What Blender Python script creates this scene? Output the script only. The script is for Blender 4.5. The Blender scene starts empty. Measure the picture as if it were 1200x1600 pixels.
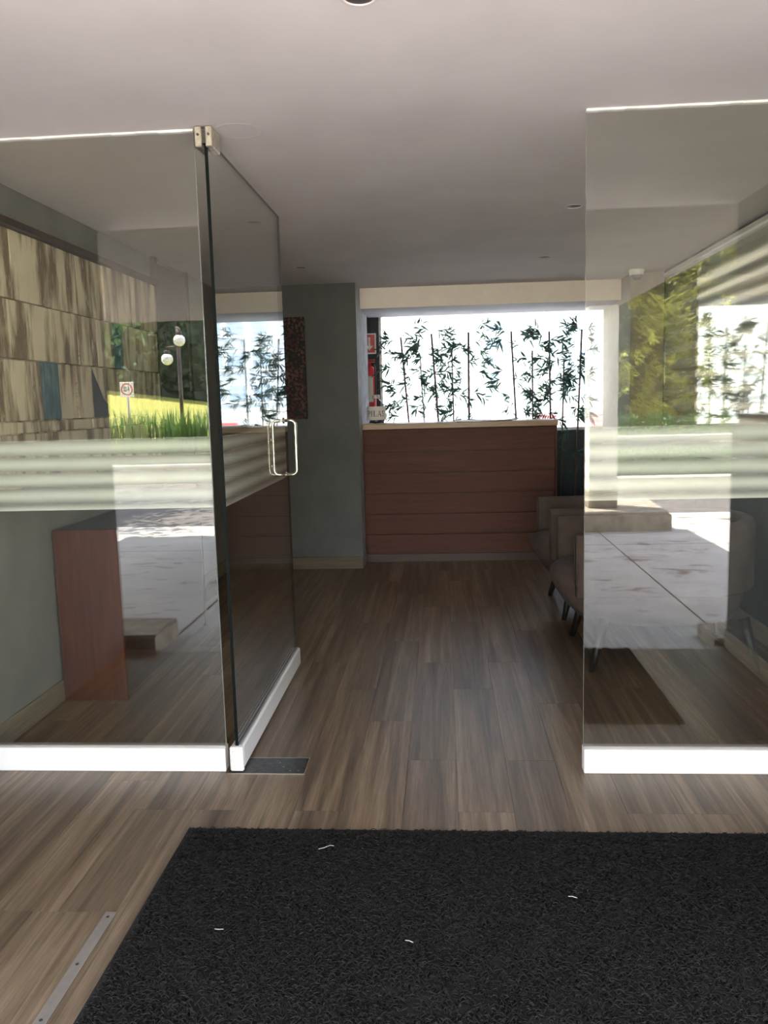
import bpy, bmesh, math, random
import numpy as np
from mathutils import Vector, Matrix
C = bpy.context.scene
COL = C.collection
rnd = random.Random(7)
PI = math.pi

# ------------------------------------------------------------------ camera
cam = bpy.data.cameras.new('camera')
cam.sensor_fit = 'HORIZONTAL'; cam.sensor_width = 36.0
cam.lens = 1307.86 / 1200 * 36.0
cam.clip_end = 300
camo = bpy.data.objects.new('camera', cam); COL.objects.link(camo)
_p, _y, _r = 0.1309, 0.0726, -0.0268
_f = Vector((-math.sin(_y)*math.cos(_p), math.cos(_y)*math.cos(_p), -math.sin(_p)))
_rt = Vector((math.cos(_y), math.sin(_y), 0)); _up = _rt.cross(_f)
_R = math.cos(_r)*_rt + math.sin(_r)*_up; _U = -math.sin(_r)*_rt + math.cos(_r)*_up
camo.matrix_world = Matrix(((_R.x, _U.x, -_f.x, 0), (_R.y, _U.y, -_f.y, 0), (_R.z, _U.z, -_f.z, 1.38), (0, 0, 0, 1)))
C.camera = camo
# ------------------------------------------------------------------ sky, sun, exposure
W = bpy.data.worlds.new('sky'); C.world = W; W.use_nodes = True
nt = W.node_tree
sky = nt.nodes.new('ShaderNodeTexSky'); sky.sky_type = 'NISHITA'; sky.sun_disc = False
sky.sun_elevation = math.radians(72); sky.sun_rotation = math.radians(230); sky.altitude = 2200
sky.air_density = 1.0; sky.dust_density = 2.0; sky.ozone_density = 1.0
hs = nt.nodes.new('ShaderNodeHueSaturation'); hs.inputs['Saturation'].default_value = 0.6   # hazy, whitish noon sky
nt.links.new(sky.outputs[0], hs.inputs['Color'])
tn = nt.nodes.new('ShaderNodeMix'); tn.data_type = 'RGBA'; tn.blend_type = 'MULTIPLY'; tn.inputs[0].default_value = 1.0; tn.inputs[7].default_value = (1.10, 0.98, 0.87, 1)
nt.links.new(hs.outputs[0], tn.inputs[6]); nt.links.new(tn.outputs[2], nt.nodes['Background'].inputs[0])
nt.nodes['Background'].inputs[1].default_value = 0.27
sl = bpy.data.lights.new('sun', 'SUN'); sl.energy = 3.7; sl.angle = math.radians(0.6); sl.color = (1.0, 0.93, 0.80)
so = bpy.data.objects.new('sun', sl); COL.objects.link(so)
so.rotation_euler = Vector((0.55, 0.45, -2.36)).to_track_quat('-Z', 'Y').to_euler()
so.location = (0, 0, 12)
C.view_settings.view_transform = 'Standard'; C.view_settings.look = 'None'
C.view_settings.gamma = 1.0; C.view_settings.use_curve_mapping = False
C.view_settings.exposure = 3.7
cy = C.cycles
cy.use_denoising = True
cy.use_adaptive_sampling = False
cy.max_bounces = 14; cy.diffuse_bounces = 6; cy.glossy_bounces = 6; cy.transparent_max_bounces = 24; cy.transmission_bounces = 8
cy.sample_clamp_indirect = 8.0

# ------------------------------------------------------------------ materials
def new(name):
    m = bpy.data.materials.new(name); m.use_nodes = True
    t = m.node_tree; t.nodes.clear()
    return m, t
def N(t, kind, **kw):
    n = t.nodes.new('ShaderNode' + kind)
    for k, v in kw.items():
        if k[0] == '_': setattr(n, k[1:], v)
        else: n.inputs[k.replace('__', ' ')].default_value = v
    return n
def L(t, a, b): t.links.new(a, b)
def principled(t, **kw):
    o = t.nodes.new('ShaderNodeOutputMaterial'); b = t.nodes.new('ShaderNodeBsdfPrincipled')
    L(t, b.outputs[0], o.inputs[0])
    for k, v in kw.items(): b.inputs[k.replace('__', ' ')].default_value = v
    return b
def coords(t, scale=(1, 1, 1), world=True, rndoff=0.0):
    if world: src = t.nodes.new('ShaderNodeNewGeometry').outputs['Position']
    else: src = t.nodes.new('ShaderNodeTexCoord').outputs['Object']
    if rndoff:
        oi = t.nodes.new('ShaderNodeObjectInfo')
        mm = N(t, 'Math', _operation='MULTIPLY'); L(t, oi.outputs['Random'], mm.inputs[0]); mm.inputs[1].default_value = rndoff
        ad = N(t, 'VectorMath', _operation='ADD'); L(t, src, ad.inputs[0]); L(t, mm.outputs[0], ad.inputs[1]); src = ad.outputs[0]
    mp = N(t, 'Mapping'); mp.inputs['Scale'].default_value = scale
    L(t, src, mp.inputs[0])
    return mp.outputs[0]
def ramp(t, fac, stops):
    r = t.nodes.new('ShaderNodeValToRGB'); e = r.color_ramp.elements
    while len(e) < len(stops): e.new(0.5)
    for i, (p, c) in enumerate(stops):
        e[i].position = p; e[i].color = (*c, 1)
    L(t, fac, r.inputs[0]); return r.outputs[0]
def noise(t, vec, scale, detail=4, rough=0.55, dist=0.0):
    n = N(t, 'TexNoise', Scale=scale, Detail=detail, Roughness=rough, Distortion=dist); L(t, vec, n.inputs['Vector']); return n.outputs[0]
def mix(t, fac, a, b, mode='MIX'):
    m = t.nodes.new('ShaderNodeMix'); m.data_type = 'RGBA'; m.blend_type = mode
    for s, v in ((0, fac), (6, a), (7, b)):
        if hasattr(v, 'links') or hasattr(v, 'is_output'): L(t, v, m.inputs[s])
        else: m.inputs[s].default_value = v if s == 0 else (*v, 1)
    return m.outputs[2]
def bump(t, b, h, strength=0.2, dist=0.01):
    n = N(t, 'Bump', Strength=strength, Distance=dist); L(t, h, n.inputs['Height']); L(t, n.outputs[0], b.inputs['Normal'])
def flat(name, col, rough=0.5, metal=0.0, var=0.08, nscale=12.0, bs=0.0, spec=0.5):
    m, t = new(name); b = principled(t, Roughness=rough, Metallic=metal, Specular__IOR__Level=spec)
    n = noise(t, coords(t), nscale)
    L(t, ramp(t, n, [(0.3, [c*(1-var) for c in col]), (0.7, [min(1, c*(1+var)) for c in col])]), b.inputs['Base Color'])
    if bs: bump(t, b, noise(t, coords(t), nscale*6), bs, 0.004)
    return m
def wood(name, c1, c2, axis, rough=0.4, rnd_off=40.0, scale=1.0, spread=0.0, spec=0.5):
    m, t = new(name); b = principled(t, Roughness=rough, Specular__IOR__Level=spec)
    sc = {'x': (1.2, 26, 26), 'y': (26, 1.2, 26), 'z': (26, 26, 1.2)}[axis]
    v = coords(t, [s*scale for s in sc], rndoff=rnd_off)
    n1 = noise(t, v, 1.0, 6, 0.65, 0.6); n2 = noise(t, v, 5.0, 3, 0.6)
    col = ramp(t, n1, [(0.3, c1), (0.72, c2)])
    col = mix(t, 0.35, col, ramp(t, n2, [(0.3, [c*0.5 for c in c1]), (0.7, c2)]))
    if spread:
        oi = t.nodes.new('ShaderNodeObjectInfo')
        rr = ramp(t, oi.outputs['Random'], [(0.0, (1-spread,)*3), (1.0, (1+spread,)*3)])
        col = mix(t, 1.0, col, rr, 'MULTIPLY')
    L(t, col, b.inputs['Base Color']); bump(t, b, n1, 0.06, 0.004)
    return m
def leafmat(name, c1, c2, trans=0.35, nscale=3.0, lo=0.3, hi=0.7):
    m, t = new(name); o = t.nodes.new('ShaderNodeOutputMaterial')
    n = noise(t, coords(t), nscale, 3)
    col = ramp(t, n, [(lo, c1), (hi, c2)])
    d = N(t, 'BsdfPrincipled', Roughness=0.5); L(t, col, d.inputs[0])
    tr = N(t, 'BsdfTranslucent'); L(t, col, tr.inputs[0])
    mx = N(t, 'MixShader', Fac=trans); L(t, d.outputs[0], mx.inputs[1]); L(t, tr.outputs[0], mx.inputs[2]); L(t, mx.outputs[0], o.inputs[0])
    return m
def glassmat(name, ior, tint):
    # thin coated architectural glass: each face reflects by Fresnel, the rest passes straight on
    m, t = new(name); o = t.nodes.new('ShaderNodeOutputMaterial')
    g = t.nodes.new('ShaderNodeNewGeometry')
    io = N(t, 'MapRange'); L(t, g.outputs['Backfacing'], io.inputs[0]); io.inputs[3].default_value = ior; io.inputs[4].default_value = 1.0/ior
    fr = N(t, 'Fresnel'); L(t, io.outputs[0], fr.inputs[0])
    tr = N(t, 'BsdfTransparent'); tr.inputs[0].default_value = (*tint, 1)
    gl = N(t, 'BsdfGlossy', Roughness=0.0); gl.inputs[0].default_value = (0.97, 1, 0.99, 1)
    mx = N(t, 'MixShader'); L(t, fr.outputs[0], mx.inputs[0]); L(t, tr.outputs[0], mx.inputs[1]); L(t, gl.outputs[0], mx.inputs[2]); L(t, mx.outputs[0], o.inputs[0])
    return m
def filmmat(name, period, z0, lo, hi, col=(0.82, 0.87, 0.85), wob=0.0):
    # frosted adhesive film printed in horizontal stripes of varying density
    m, t = new(name); o = t.nodes.new('ShaderNodeOutputMaterial')
    p = t.nodes.new('ShaderNodeNewGeometry'); s = N(t, 'SeparateXYZ'); L(t, p.outputs['Position'], s.inputs[0])
    a = N(t, 'Math', _operation='SUBTRACT'); L(t, s.outputs[2], a.inputs[0]); a.inputs[1].default_value = z0
    k = N(t, 'Math', _operation='MULTIPLY'); L(t, a.outputs[0], k.inputs[0]); k.inputs[1].default_value = 2*PI/period
    if wob:
        nz = noise(t, coords(t, (0.3, 0.3, 9)), 1.0, 3); w = N(t, 'Math', _operation='MULTIPLY_ADD'); L(t, nz, w.inputs[0]); w.inputs[1].default_value = wob; L(t, k.outputs[0], w.inputs[2]); k = w
    c = N(t, 'Math', _operation='COSINE'); L(t, k.outputs[0], c.inputs[0])
    r = N(t, 'MapRange'); L(t, c.outputs[0], r.inputs[0]); r.inputs[1].default_value = -1; r.inputs[2].default_value = 1; r.inputs[3].default_value = lo; r.inputs[4].default_value = hi
    tr = N(t, 'BsdfTransparent'); d = N(t, 'BsdfDiffuse'); d.inputs[0].default_value = (*col, 1)
    tl = N(t, 'BsdfTranslucent'); tl.inputs[0].default_value = (*col, 1)
    m1 = N(t, 'MixShader', Fac=0.45); L(t, d.outputs[0], m1.inputs[1]); L(t, tl.outputs[0], m1.inputs[2])
    m2 = N(t, 'MixShader'); L(t, r.outputs[0], m2.inputs[0]); L(t, tr.outputs[0], m2.inputs[1]); L(t, m1.outputs[0], m2.inputs[2]); L(t, m2.outputs[0], o.inputs[0])
    return m

M = {}
M['ceiling'] = flat('ceiling_paint', (0.60, 0.555, 0.54), 0.8, var=0.05, nscale=2.5, bs=0.04)
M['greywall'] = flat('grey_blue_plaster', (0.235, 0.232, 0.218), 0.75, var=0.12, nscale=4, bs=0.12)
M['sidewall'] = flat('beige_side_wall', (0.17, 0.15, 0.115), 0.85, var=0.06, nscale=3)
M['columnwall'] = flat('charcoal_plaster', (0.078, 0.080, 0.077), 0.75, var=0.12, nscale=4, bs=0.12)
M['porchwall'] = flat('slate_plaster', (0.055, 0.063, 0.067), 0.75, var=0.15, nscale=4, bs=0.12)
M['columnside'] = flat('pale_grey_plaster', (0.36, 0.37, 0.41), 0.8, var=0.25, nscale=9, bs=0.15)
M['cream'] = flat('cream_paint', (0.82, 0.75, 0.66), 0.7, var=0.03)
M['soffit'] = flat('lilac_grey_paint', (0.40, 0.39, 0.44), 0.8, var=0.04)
M['taupewall'] = flat('taupe_plaster', (0.30, 0.255, 0.22), 0.8, var=0.08)
M['sillwall'] = flat('slate_blue_paint', (0.022, 0.031, 0.037), 0.7)
M['extwall'] = flat('render_pale', (0.55, 0.52, 0.47), 0.85, bs=0.1)
M['white'] = flat('white_enamel', (0.86, 0.85, 0.83), 0.35, var=0.03, nscale=5)
M['whitecap'] = flat('chipped_white', (0.80, 0.76, 0.72), 0.6, var=0.15, nscale=90, bs=0.3)
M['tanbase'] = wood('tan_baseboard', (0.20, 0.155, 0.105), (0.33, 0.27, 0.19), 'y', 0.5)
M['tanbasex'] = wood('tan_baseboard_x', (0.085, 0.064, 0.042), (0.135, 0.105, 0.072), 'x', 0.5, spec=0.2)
M['redwood'] = wood('red_wood_laminate', (0.065, 0.016, 0.007), (0.125, 0.036, 0.016), 'z', 0.5, scale=0.8, spec=0.15)
M['counterwood'] = wood('cherry_board', (0.060, 0.019, 0.010), (0.102, 0.035, 0.020), 'x', 0.6, spec=0.25)
M['plinthwood'] = wood('dark_cherry', (0.035, 0.013, 0.009), (0.06, 0.024, 0.017), 'x', 0.45, spec=0.3)
M['countertop'] = wood('oak_top', (0.27, 0.165, 0.085), (0.40, 0.26, 0.145), 'x', 0.45)
M['darktop'] = flat('charcoal_top', (0.035, 0.037, 0.035), 0.5)
M['jarglass'] = glassmat('jar_glass', 1.5, (0.96, 0.98, 0.975))
M['glass'] = glassmat('coated_glass', 1.78, (0.93, 0.93, 0.895))
M['clearglass'] = glassmat('window_glass', 1.5, (0.86, 0.89, 0.90))
M['panelglass'] = glassmat('glossy_wall_glass', 1.75, (0.93, 0.94, 0.91))
M['edge'] = flat('dark_glass_edge', (0.004, 0.007, 0.006), 0.6, spec=0.08)
M['edgelight'] = flat('pale_glass_edge', (0.42, 0.46, 0.43), 0.2)
M['film'] = filmmat('striped_frosted_film', 0.0590, 1.242, 0.24, 0.94, col=(0.88, 0.92, 0.89))
M['winfilm'] = filmmat('faint_striped_film', 0.052, 0.0, 0.16, 0.40, wob=5.0)
M['wallfilm'] = filmmat('wall_striped_film', 0.105, 0.02, 0.30, 0.92, col=(0.37, 0.35, 0.29), wob=4.0)
M['steel'] = flat('brushed_steel', (0.62, 0.58, 0.50), 0.28, 1.0, var=0.05, nscale=60)
M['chrome'] = flat('polished_steel', (0.80, 0.76, 0.68), 0.14, 1.0, var=0.03)
M['alu'] = flat('dull_aluminium', (0.42, 0.39, 0.36), 0.45, 0.7, var=0.06, nscale=40)
M['darksteel'] = flat('dark_steel', (0.11, 0.105, 0.10), 0.35, 0.8, var=0.3, nscale=50)
M['canopysoffit'] = flat('weathered_soffit', (0.18, 0.163, 0.15), 0.85, var=0.06, nscale=3)
M['rearyard'] = flat('rear_yard_asphalt', (0.26, 0.26, 0.26), 0.9)
M['browndoor'] = wood('dark_brown_door', (0.035, 0.020, 0.013), (0.07, 0.042, 0.028), 'z', 0.5)
M['black'] = flat('black_plastic', (0.012, 0.012, 0.013), 0.45)
M['velvet'] = flat('taupe_velvet', (0.075, 0.052, 0.042), 0.9, var=0.28, nscale=7, bs=0.05)
M['chairleg'] = flat('dark_wood_leg', (0.02, 0.016, 0.014), 0.35)
M['fitting'] = flat('worn_nickel', (0.62, 0.57, 0.48), 0.35, 0.85, var=0.2, nscale=70)
M['stem'] = flat('bamboo_stem', (0.075, 0.045, 0.03), 0.5, var=0.3, nscale=25)
M['bleaf'] = leafmat('bamboo_leaf', (0.02, 0.055, 0.045), (0.07, 0.13, 0.09), 0.5, 9)
M['red'] = flat('safety_red', (0.55, 0.02, 0.02), 0.4)
M['signwhite'] = flat('sign_white', (0.78, 0.76, 0.74), 0.5, var=0.02)
M['ink'] = flat('black_ink', (0.02, 0.02, 0.02), 0.6)
M['label'] = flat('paper_label', (0.58, 0.54, 0.50), 0.7, var=0.04)
M['paper'] = flat('white_paper', (0.62, 0.62, 0.66), 0.5, var=0.03)
M['concrete'] = None
M['stone'] = flat('rough_stone', (0.36, 0.31, 0.25), 0.9, var=0.35, nscale=11, bs=0.5)
M['kerb'] = flat('beige_kerb', (0.52, 0.47, 0.38), 0.9, var=0.12, nscale=5, bs=0.2)
M['column'] = flat('outer_column_paint', (0.70, 0.66, 0.58), 0.8, var=0.05)
M['post'] = flat('dark_brown_post', (0.05, 0.035, 0.03), 0.4)
M['globe'] = flat('opal_globe', (0.82, 0.80, 0.76), 0.25, var=0.01)
M['bark'] = flat('bark', (0.07, 0.05, 0.035), 0.9, var=0.3, nscale=20, bs=0.5)
M['conifer'] = leafmat('conifer_spray', (0.035, 0.065, 0.012), (0.62, 0.62, 0.11), 0.45, 1.7, 0.40, 0.62)  # noise paints sunlit tips and dark gaps into the leaf colour
M['darkleaf'] = leafmat('dark_hedge_leaf', (0.010, 0.028, 0.014), (0.035, 0.065, 0.03), 0.15, 2.0)
M['midleaf'] = leafmat('clipped_hedge_leaf', (0.03, 0.09, 0.025), (0.12, 0.22, 0.05), 0.25, 4)
M['strap'] = leafmat('strap_leaf', (0.05, 0.13, 0.03), (0.20, 0.34, 0.09), 0.35, 5)
M['soil'] = flat('soil', (0.06, 0.045, 0.035), 1.0, var=0.3)

def m_plank():
    m, t = new('grey_brown_plank'); b = principled(t, Roughness=0.36)
    b.inputs['Specular IOR Level'].default_value = 0.38
    v1 = coords(t, (17, 0.55, 1), rndoff=37.0); v2 = coords(t, (120, 4.5, 1), rndoff=11.0)
    n1 = noise(t, v1, 1.0, 4, 0.6, 0.8); n2 = noise(t, v2, 1.0, 5, 0.7, 0.4)
    c = ramp(t, n1, [(0.28, (0.088, 0.060, 0.039)), (0.5, (0.185, 0.132, 0.085)), (0.72, (0.310, 0.232, 0.156))])
    g = ramp(t, n2, [(0.3, (0.62, 0.60, 0.58)), (0.62, (1.12, 1.12, 1.12))])
    c = mix(t, 1.0, c, g, 'MULTIPLY')
    oi = t.nodes.new('ShaderNodeObjectInfo')
    c = mix(t, 1.0, c, ramp(t, oi.outputs['Random'], [(0, (0.84, 0.85, 0.87)), (1, (1.14, 1.12, 1.09))]), 'MULTIPLY')
    L(t, c, b.inputs['Base Color'])
    rr = N(t, 'MapRange'); L(t, n2, rr.inputs[0]); rr.inputs[3].default_value = 0.28; rr.inputs[4].default_value = 0.46; L(t, rr.outputs[0], b.inputs['Roughness'])
    bump(t, b, n2, 0.10, 0.002)
    return m
M['plank'] = m_plank()
def m_mural():
    m, t = new('streaked_relief'); b = principled(t, Roughness=0.7)
    v = coords(t, (1, 11, 2.0), rndoff=21.0); v2 = coords(t, (1, 34, 7), rndoff=9.0)
    n1 = noise(t, v, 1.0, 4, 0.55, 0.15); n2 = noise(t, v2, 1.0, 5, 0.75, 0.3); n3 = noise(t, coords(t, (1, 3, 3), rndoff=5.0), 1.6, 3)
    base = ramp(t, n3, [(0.3, (0.74, 0.635, 0.465)), (0.7, (0.87, 0.78, 0.605))])
    stain = ramp(t, n2, [(0.35, (0.12, 0.075, 0.042)), (0.7, (0.34, 0.25, 0.155))])
    f = N(t, 'MapRange'); L(t, n1, f.inputs[0]); f.inputs[1].default_value = 0.45; f.inputs[2].default_value = 0.60
    f2 = N(t, 'MapRange'); L(t, n2, f2.inputs[0]); f2.inputs[1].default_value = 0.30; f2.inputs[2].default_value = 0.46
    mm = N(t, 'Math', _operation='MULTIPLY'); L(t, f.outputs[0], mm.inputs[0]); L(t, f2.outputs[0], mm.inputs[1])
    c = mix(t, mm.outputs[0], base, stain)
    L(t, c, b.inputs['Base Color']); bump(t, b, n2, 0.35, 0.006)
    return m
M['mural'] = m_mural()
def m_blue():
    m, t = new('teal_paint'); b = principled(t, Roughness=0.6)
    n = noise(t, coords(t, (1, 9, 2.2), rndoff=3), 1.6, 5, 0.7)
    L(t, ramp(t, n, [(0.3, (0.02, 0.05, 0.085)), (0.5, (0.05, 0.14, 0.19)), (0.72, (0.20, 0.31, 0.32))]), b.inputs['Base Color'])
    return m
M['blue'] = m_blue()
M['navy'] = flat('navy_paint', (0.022, 0.034, 0.052), 0.6, var=0.25)
def m_dots():
    m, t = new('dotted_canvas'); b = principled(t, Roughness=0.6, Specular__IOR__Level=0.25)
    v = coords(t, (1, 1, 1))
    vo = N(t, 'TexVoronoi', Scale=44.0); L(t, v, vo.inputs['Vector'])
    n = noise(t, coords(t, (1.2, 1, 0.8)), 4.2, 4, 0.6)
    hue = ramp(t, n, [(0.36, (0.055, 0.052, 0.048)), (0.45, (0.075, 0.016, 0.019)), (0.54, (0.105, 0.052, 0.032)), (0.62, (0.11, 0.034, 0.032)), (0.72, (0.06, 0.058, 0.052))])
    ring = N(t, 'MapRange'); L(t, vo.outputs['Distance'], ring.inputs[0]); ring.inputs[1].default_value = 0.32; ring.inputs[2].default_value = 0.62; ring.inputs[3].default_value = 1.0; ring.inputs[4].default_value = 0.0
    c = mix(t, ring.outputs[0], (0.008, 0.008, 0.010), hue)
    L(t, c, b.inputs['Base Color']); bump(t, b, ring.outputs[0], 0.5, 0.004)
    return m
M['dots'] = m_dots()
def m_concrete():
    m, t = new('stained_concrete'); b = principled(t, Roughness=0.7)
    n1 = noise(t, coords(t, (0.8, 1.5, 1)), 1.1, 6, 0.65, 0.4); n2 = noise(t, coords(t, (1, 2.4, 1)), 2.1, 6, 0.7, 0.8)
    c = ramp(t, n1, [(0.3, (0.42, 0.395, 0.385)), (0.7, (0.58, 0.555, 0.54))])
    f = N(t, 'MapRange'); L(t, n2, f.inputs[0]); f.inputs[1].default_value = 0.57; f.inputs[2].default_value = 0.64
    c = mix(t, f.outputs[0], c, (0.17, 0.125, 0.11))
    L(t, c, b.inputs['Base Color']); bump(t, b, n2, 0.2, 0.01)
    return m
M['concrete'] = m_concrete()
M['asphalt'] = flat('grey_roadway', (0.15, 0.135, 0.135), 0.9, var=0.15, nscale=3, bs=0.2)
M['grass'] = None
def m_grass():
    m, t = new('sunlit_turf'); b = principled(t, Roughness=0.9)
    n = noise(t, coords(t, (0.35, 1.0, 1)), 0.9, 5, 0.6); n2 = noise(t, coords(t), 14, 4)
    c = ramp(t, n, [(0.32, (0.24, 0.27, 0.035)), (0.68, (0.42, 0.36, 0.09))])
    c = mix(t, 0.4, c, ramp(t, n2, [(0.3, (0.14, 0.19, 0.02)), (0.7, (0.40, 0.38, 0.10))]))
    L(t, c, b.inputs['Base Color']); return m
M['grass'] = m_grass()
M['matbase'] = flat('mat_backing', (0.012, 0.011, 0.011), 0.9)
def m_coil():
    m, t = new('vinyl_coil'); b = principled(t, Roughness=0.55, Specular__IOR__Level=0.25)
    n = noise(t, coords(t), 2.2, 3); n2 = noise(t, coords(t), 130, 2)
    c = ramp(t, n, [(0.35, (0.007, 0.0065, 0.006)), (0.7, (0.012, 0.0098, 0.0085))])
    c = mix(t, 0.5, c, ramp(t, n2, [(0.42, (0.003, 0.003, 0.0027)), (0.68, (0.048, 0.043, 0.038))]))  # fine pale noise: highlights on the coils put into the colour
    L(t, c, b.inputs['Base Color']); return m
M['coil'] = m_coil()

# ------------------------------------------------------------------ mesh helpers
def newbm(): return bmesh.new()
def box(bm, x0, x1, y0, y1, z0, z1, bev=0.0, seg=1):
    r = bmesh.ops.create_cube(bm, size=1.0)
    vs = r['verts']
    for v in vs:
        v.co = Vector((x0 + (v.co.x+.5)*(x1-x0), y0 + (v.co.y+.5)*(y1-y0), z0 + (v.co.z+.5)*(z1-z0)))
    if bev:
        es = list({e for v in vs for e in v.link_edges})
        bmesh.ops.bevel(bm, geom=es, offset=bev, segments=seg, affect='EDGES', profile=0.5)
    return bm
def tube(bm, pts, rad, n=8, cap=True):
    rings = []; pts = [Vector(p) for p in pts]
    rr = rad if isinstance(rad, (list, tuple)) else [rad]*len(pts)
    ref = None
    for i, p in enumerate(pts):
        d = (pts[min(i+1, len(pts)-1)] - pts[max(i-1, 0)])
        d = d.normalized() if d.length > 1e-9 else Vector((0, 0, 1))
        if ref is None: ref = Vector((1, 0, 0)) if abs(d.x) < .9 else Vector((0, 1, 0))
        a = d.cross(ref).normalized(); b = d.cross(a).normalized(); ref = -b if b.dot(ref) < 0 else b
        a = d.cross(ref).normalized(); b = ref - d*ref.dot(d); b.normalize()
        rings.append([bm.verts.new(p + rr[i]*(math.cos(2*PI*k/n)*a + math.sin(2*PI*k/n)*b)) for k in range(n)])
    for i in range(len(rings)-1):
        for k in range(n):
            f = bm.faces.new((rings[i][k], rings[i][(k+1) % n], rings[i+1][(k+1) % n], rings[i+1][k])); f.smooth = True
    if cap:
        bm.faces.new(rings[0][::-1]); bm.faces.new(rings[-1])
    return bm
def lathe(bm, cx, cy, prof, n=24, smooth=True):
    rings = []
    for r, z in prof:
        if r < 1e-6: rings.append([bm.verts.new((cx, cy, z))])
        else: rings.append([bm.verts.new((cx + r*math.cos(2*PI*k/n), cy + r*math.sin(2*PI*k/n), z)) for k in range(n)])
    for a, b in zip(rings, rings[1:]):
        for k in range(n):
            k2 = (k+1) % n
            if len(a) == 1 and len(b) == 1: continue
            if len(a) == 1: f = bm.faces.new((a[0], b[k2], b[k]))
            elif len(b) == 1: f = bm.faces.new((a[k], a[k2], b[0]))
            else: f = bm.faces.new((a[k], a[k2], b[k2], b[k]))
            f.smooth = smooth
    return bm
def prism(bm, poly, axis, a, b):
    # extrude a 2-D polygon along an axis; poly in the two other axes, in order
    def P(u, v, w): return {'x': (w, u, v), 'y': (u, w, v), 'z': (u, v, w)}[axis]
    A = [bm.verts.new(P(u, v, a)) for u, v in poly]; B = [bm.verts.new(P(u, v, b)) for u, v in poly]
    n = len(poly)
    bm.faces.new(A[::-1]); bm.faces.new(B)
    for i in range(n): bm.faces.new((A[i], A[(i+1) % n], B[(i+1) % n], B[i]))
    return bm
def obj(name, bm, mat, parent=None, mats=None, smooth=False):
    bmesh.ops.recalc_face_normals(bm, faces=bm.faces[:])
    if parent is not None and gloc(parent).length > 0:
        bmesh.ops.translate(bm, verts=bm.verts[:], vec=-gloc(parent))
    me = bpy.data.meshes.new(name); bm.to_mesh(me); bm.free()
    for m in (mats or [mat]): me.materials.append(m)
    if smooth:
        for p in me.polygons: p.use_smooth = True
    o = bpy.data.objects.new(name, me); COL.objects.link(o); o.parent = parent
    return o
def gloc(o):
    v = Vector(o.location)
    while o.parent: o = o.parent; v += o.location
    return v
def npmesh(name, V, F, mat, parent=None):
    me = bpy.data.meshes.new(name); k = F.shape[1]
    if parent is not None: V = np.asarray(V) - np.array(gloc(parent))
    me.vertices.add(len(V)); me.vertices.foreach_set('co', np.asarray(V, np.float32).ravel())
    me.loops.add(F.size); me.loops.foreach_set('vertex_index', F.astype(np.int32).ravel())
    me.polygons.add(len(F)); me.polygons.foreach_set('loop_start', np.arange(0, F.size, k, dtype=np.int32))
    me.update(calc_edges=True); me.validate()
    me.materials.append(mat)
    o = bpy.data.objects.new(name, me); COL.objects.link(o); o.parent = parent
    return o
def tag(o, label=None, cat=None, group=None, kind=None):
    for k, v in (('label', label), ('category', cat), ('group', group), ('kind', kind)):
        if v: o[k] = v
    return o
def thing(name, label, cat, loc=(0, 0, 0), group=None):
    o = bpy.data.objects.new(name, None); COL.objects.link(o); o.location = loc; o.empty_display_size = 0.1
    return tag(o, label, cat, group)
def struct(name, bm, mat, parent=None, **kw):
    o = obj(name, bm, mat, parent, **kw)
    if parent is None: o['kind'] = 'structure'
    return o
def bx(*a, **k): return box(newbm(), *a, **k)
def rot(bm, ang, axis, cen):
    bmesh.ops.rotate(bm, verts=bm.verts[:], cent=cen, matrix=Matrix.Rotation(ang, 3, axis)); return bm
def dup(root, loc, label=None, group=None):
    r = root.copy(); COL.objects.link(r); r.location = loc
    if label: r['label'] = label
    if group: r['group'] = group
    for ch in list(root.children):
        c = ch.copy(); COL.objects.link(c); c.parent = r
        for g in ch.children:
            d = g.copy(); COL.objects.link(d); d.parent = c
    return r

XL, XR, XV = -1.84, 1.75, 1.52          # room left / right wall, vestibule right wall
YV, YF, YC, YB = 1.46, 3.005, 6.87, 8.0  # vestibule mouth, glass front, column face, back window
H = 2.334

# ------------------------------------------------------------------ the setting
fl = struct('floor', bx(XL-.15, XR+.15, YV, YB+.1, -0.08, -0.006), M['matbase'])
pw = 0.187; plen = 1.22; cache = {}
def plank_mesh(w, l):
    key = (round(w, 3), round(l, 3))
    if key not in cache:
        b = bx(-w/2+.0003, w/2-.0003, -l/2+.0003, l/2-.0003, -0.006, 0, bev=0.0004)
        me = bpy.data.meshes.new('plank'); b.to_mesh(me); b.free(); me.materials.append(M['plank']); cache[key] = me
    return cache[key]
x = XL; row = 0
while x < XR - 0.01:
    x2 = min(x+pw, XR); ystart = YV - rnd.choice([0, .2, .41, .61, .81, 1.0])
    y = ystart
    while y < YB:
        a, b_ = max(y, YV), min(y+plen, YB)
        if b_ - a > 0.03:
            if x >= XV: a = max(a, YF+.02)
            if b_ - a > 0.03:
                o = bpy.data.objects.new('plank', plank_mesh(x2-x, b_-a)); COL.objects.link(o)
                o.location = ((x+x2)/2, (a+b_)/2, 0); o.parent = fl
        y += plen
    x = x2; row += 1
struct('ceiling', bx(XL-.2, XR+.25, YV, YB+.25, H, H+.35), M['ceiling'])
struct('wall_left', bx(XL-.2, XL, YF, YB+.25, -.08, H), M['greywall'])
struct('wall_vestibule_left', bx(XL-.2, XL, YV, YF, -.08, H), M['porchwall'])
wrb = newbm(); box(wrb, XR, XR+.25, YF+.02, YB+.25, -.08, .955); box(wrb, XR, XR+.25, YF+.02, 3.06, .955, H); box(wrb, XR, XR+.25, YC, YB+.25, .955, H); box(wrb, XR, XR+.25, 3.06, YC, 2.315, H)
struct('wall_right', wrb, M['porchwall'])
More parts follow.
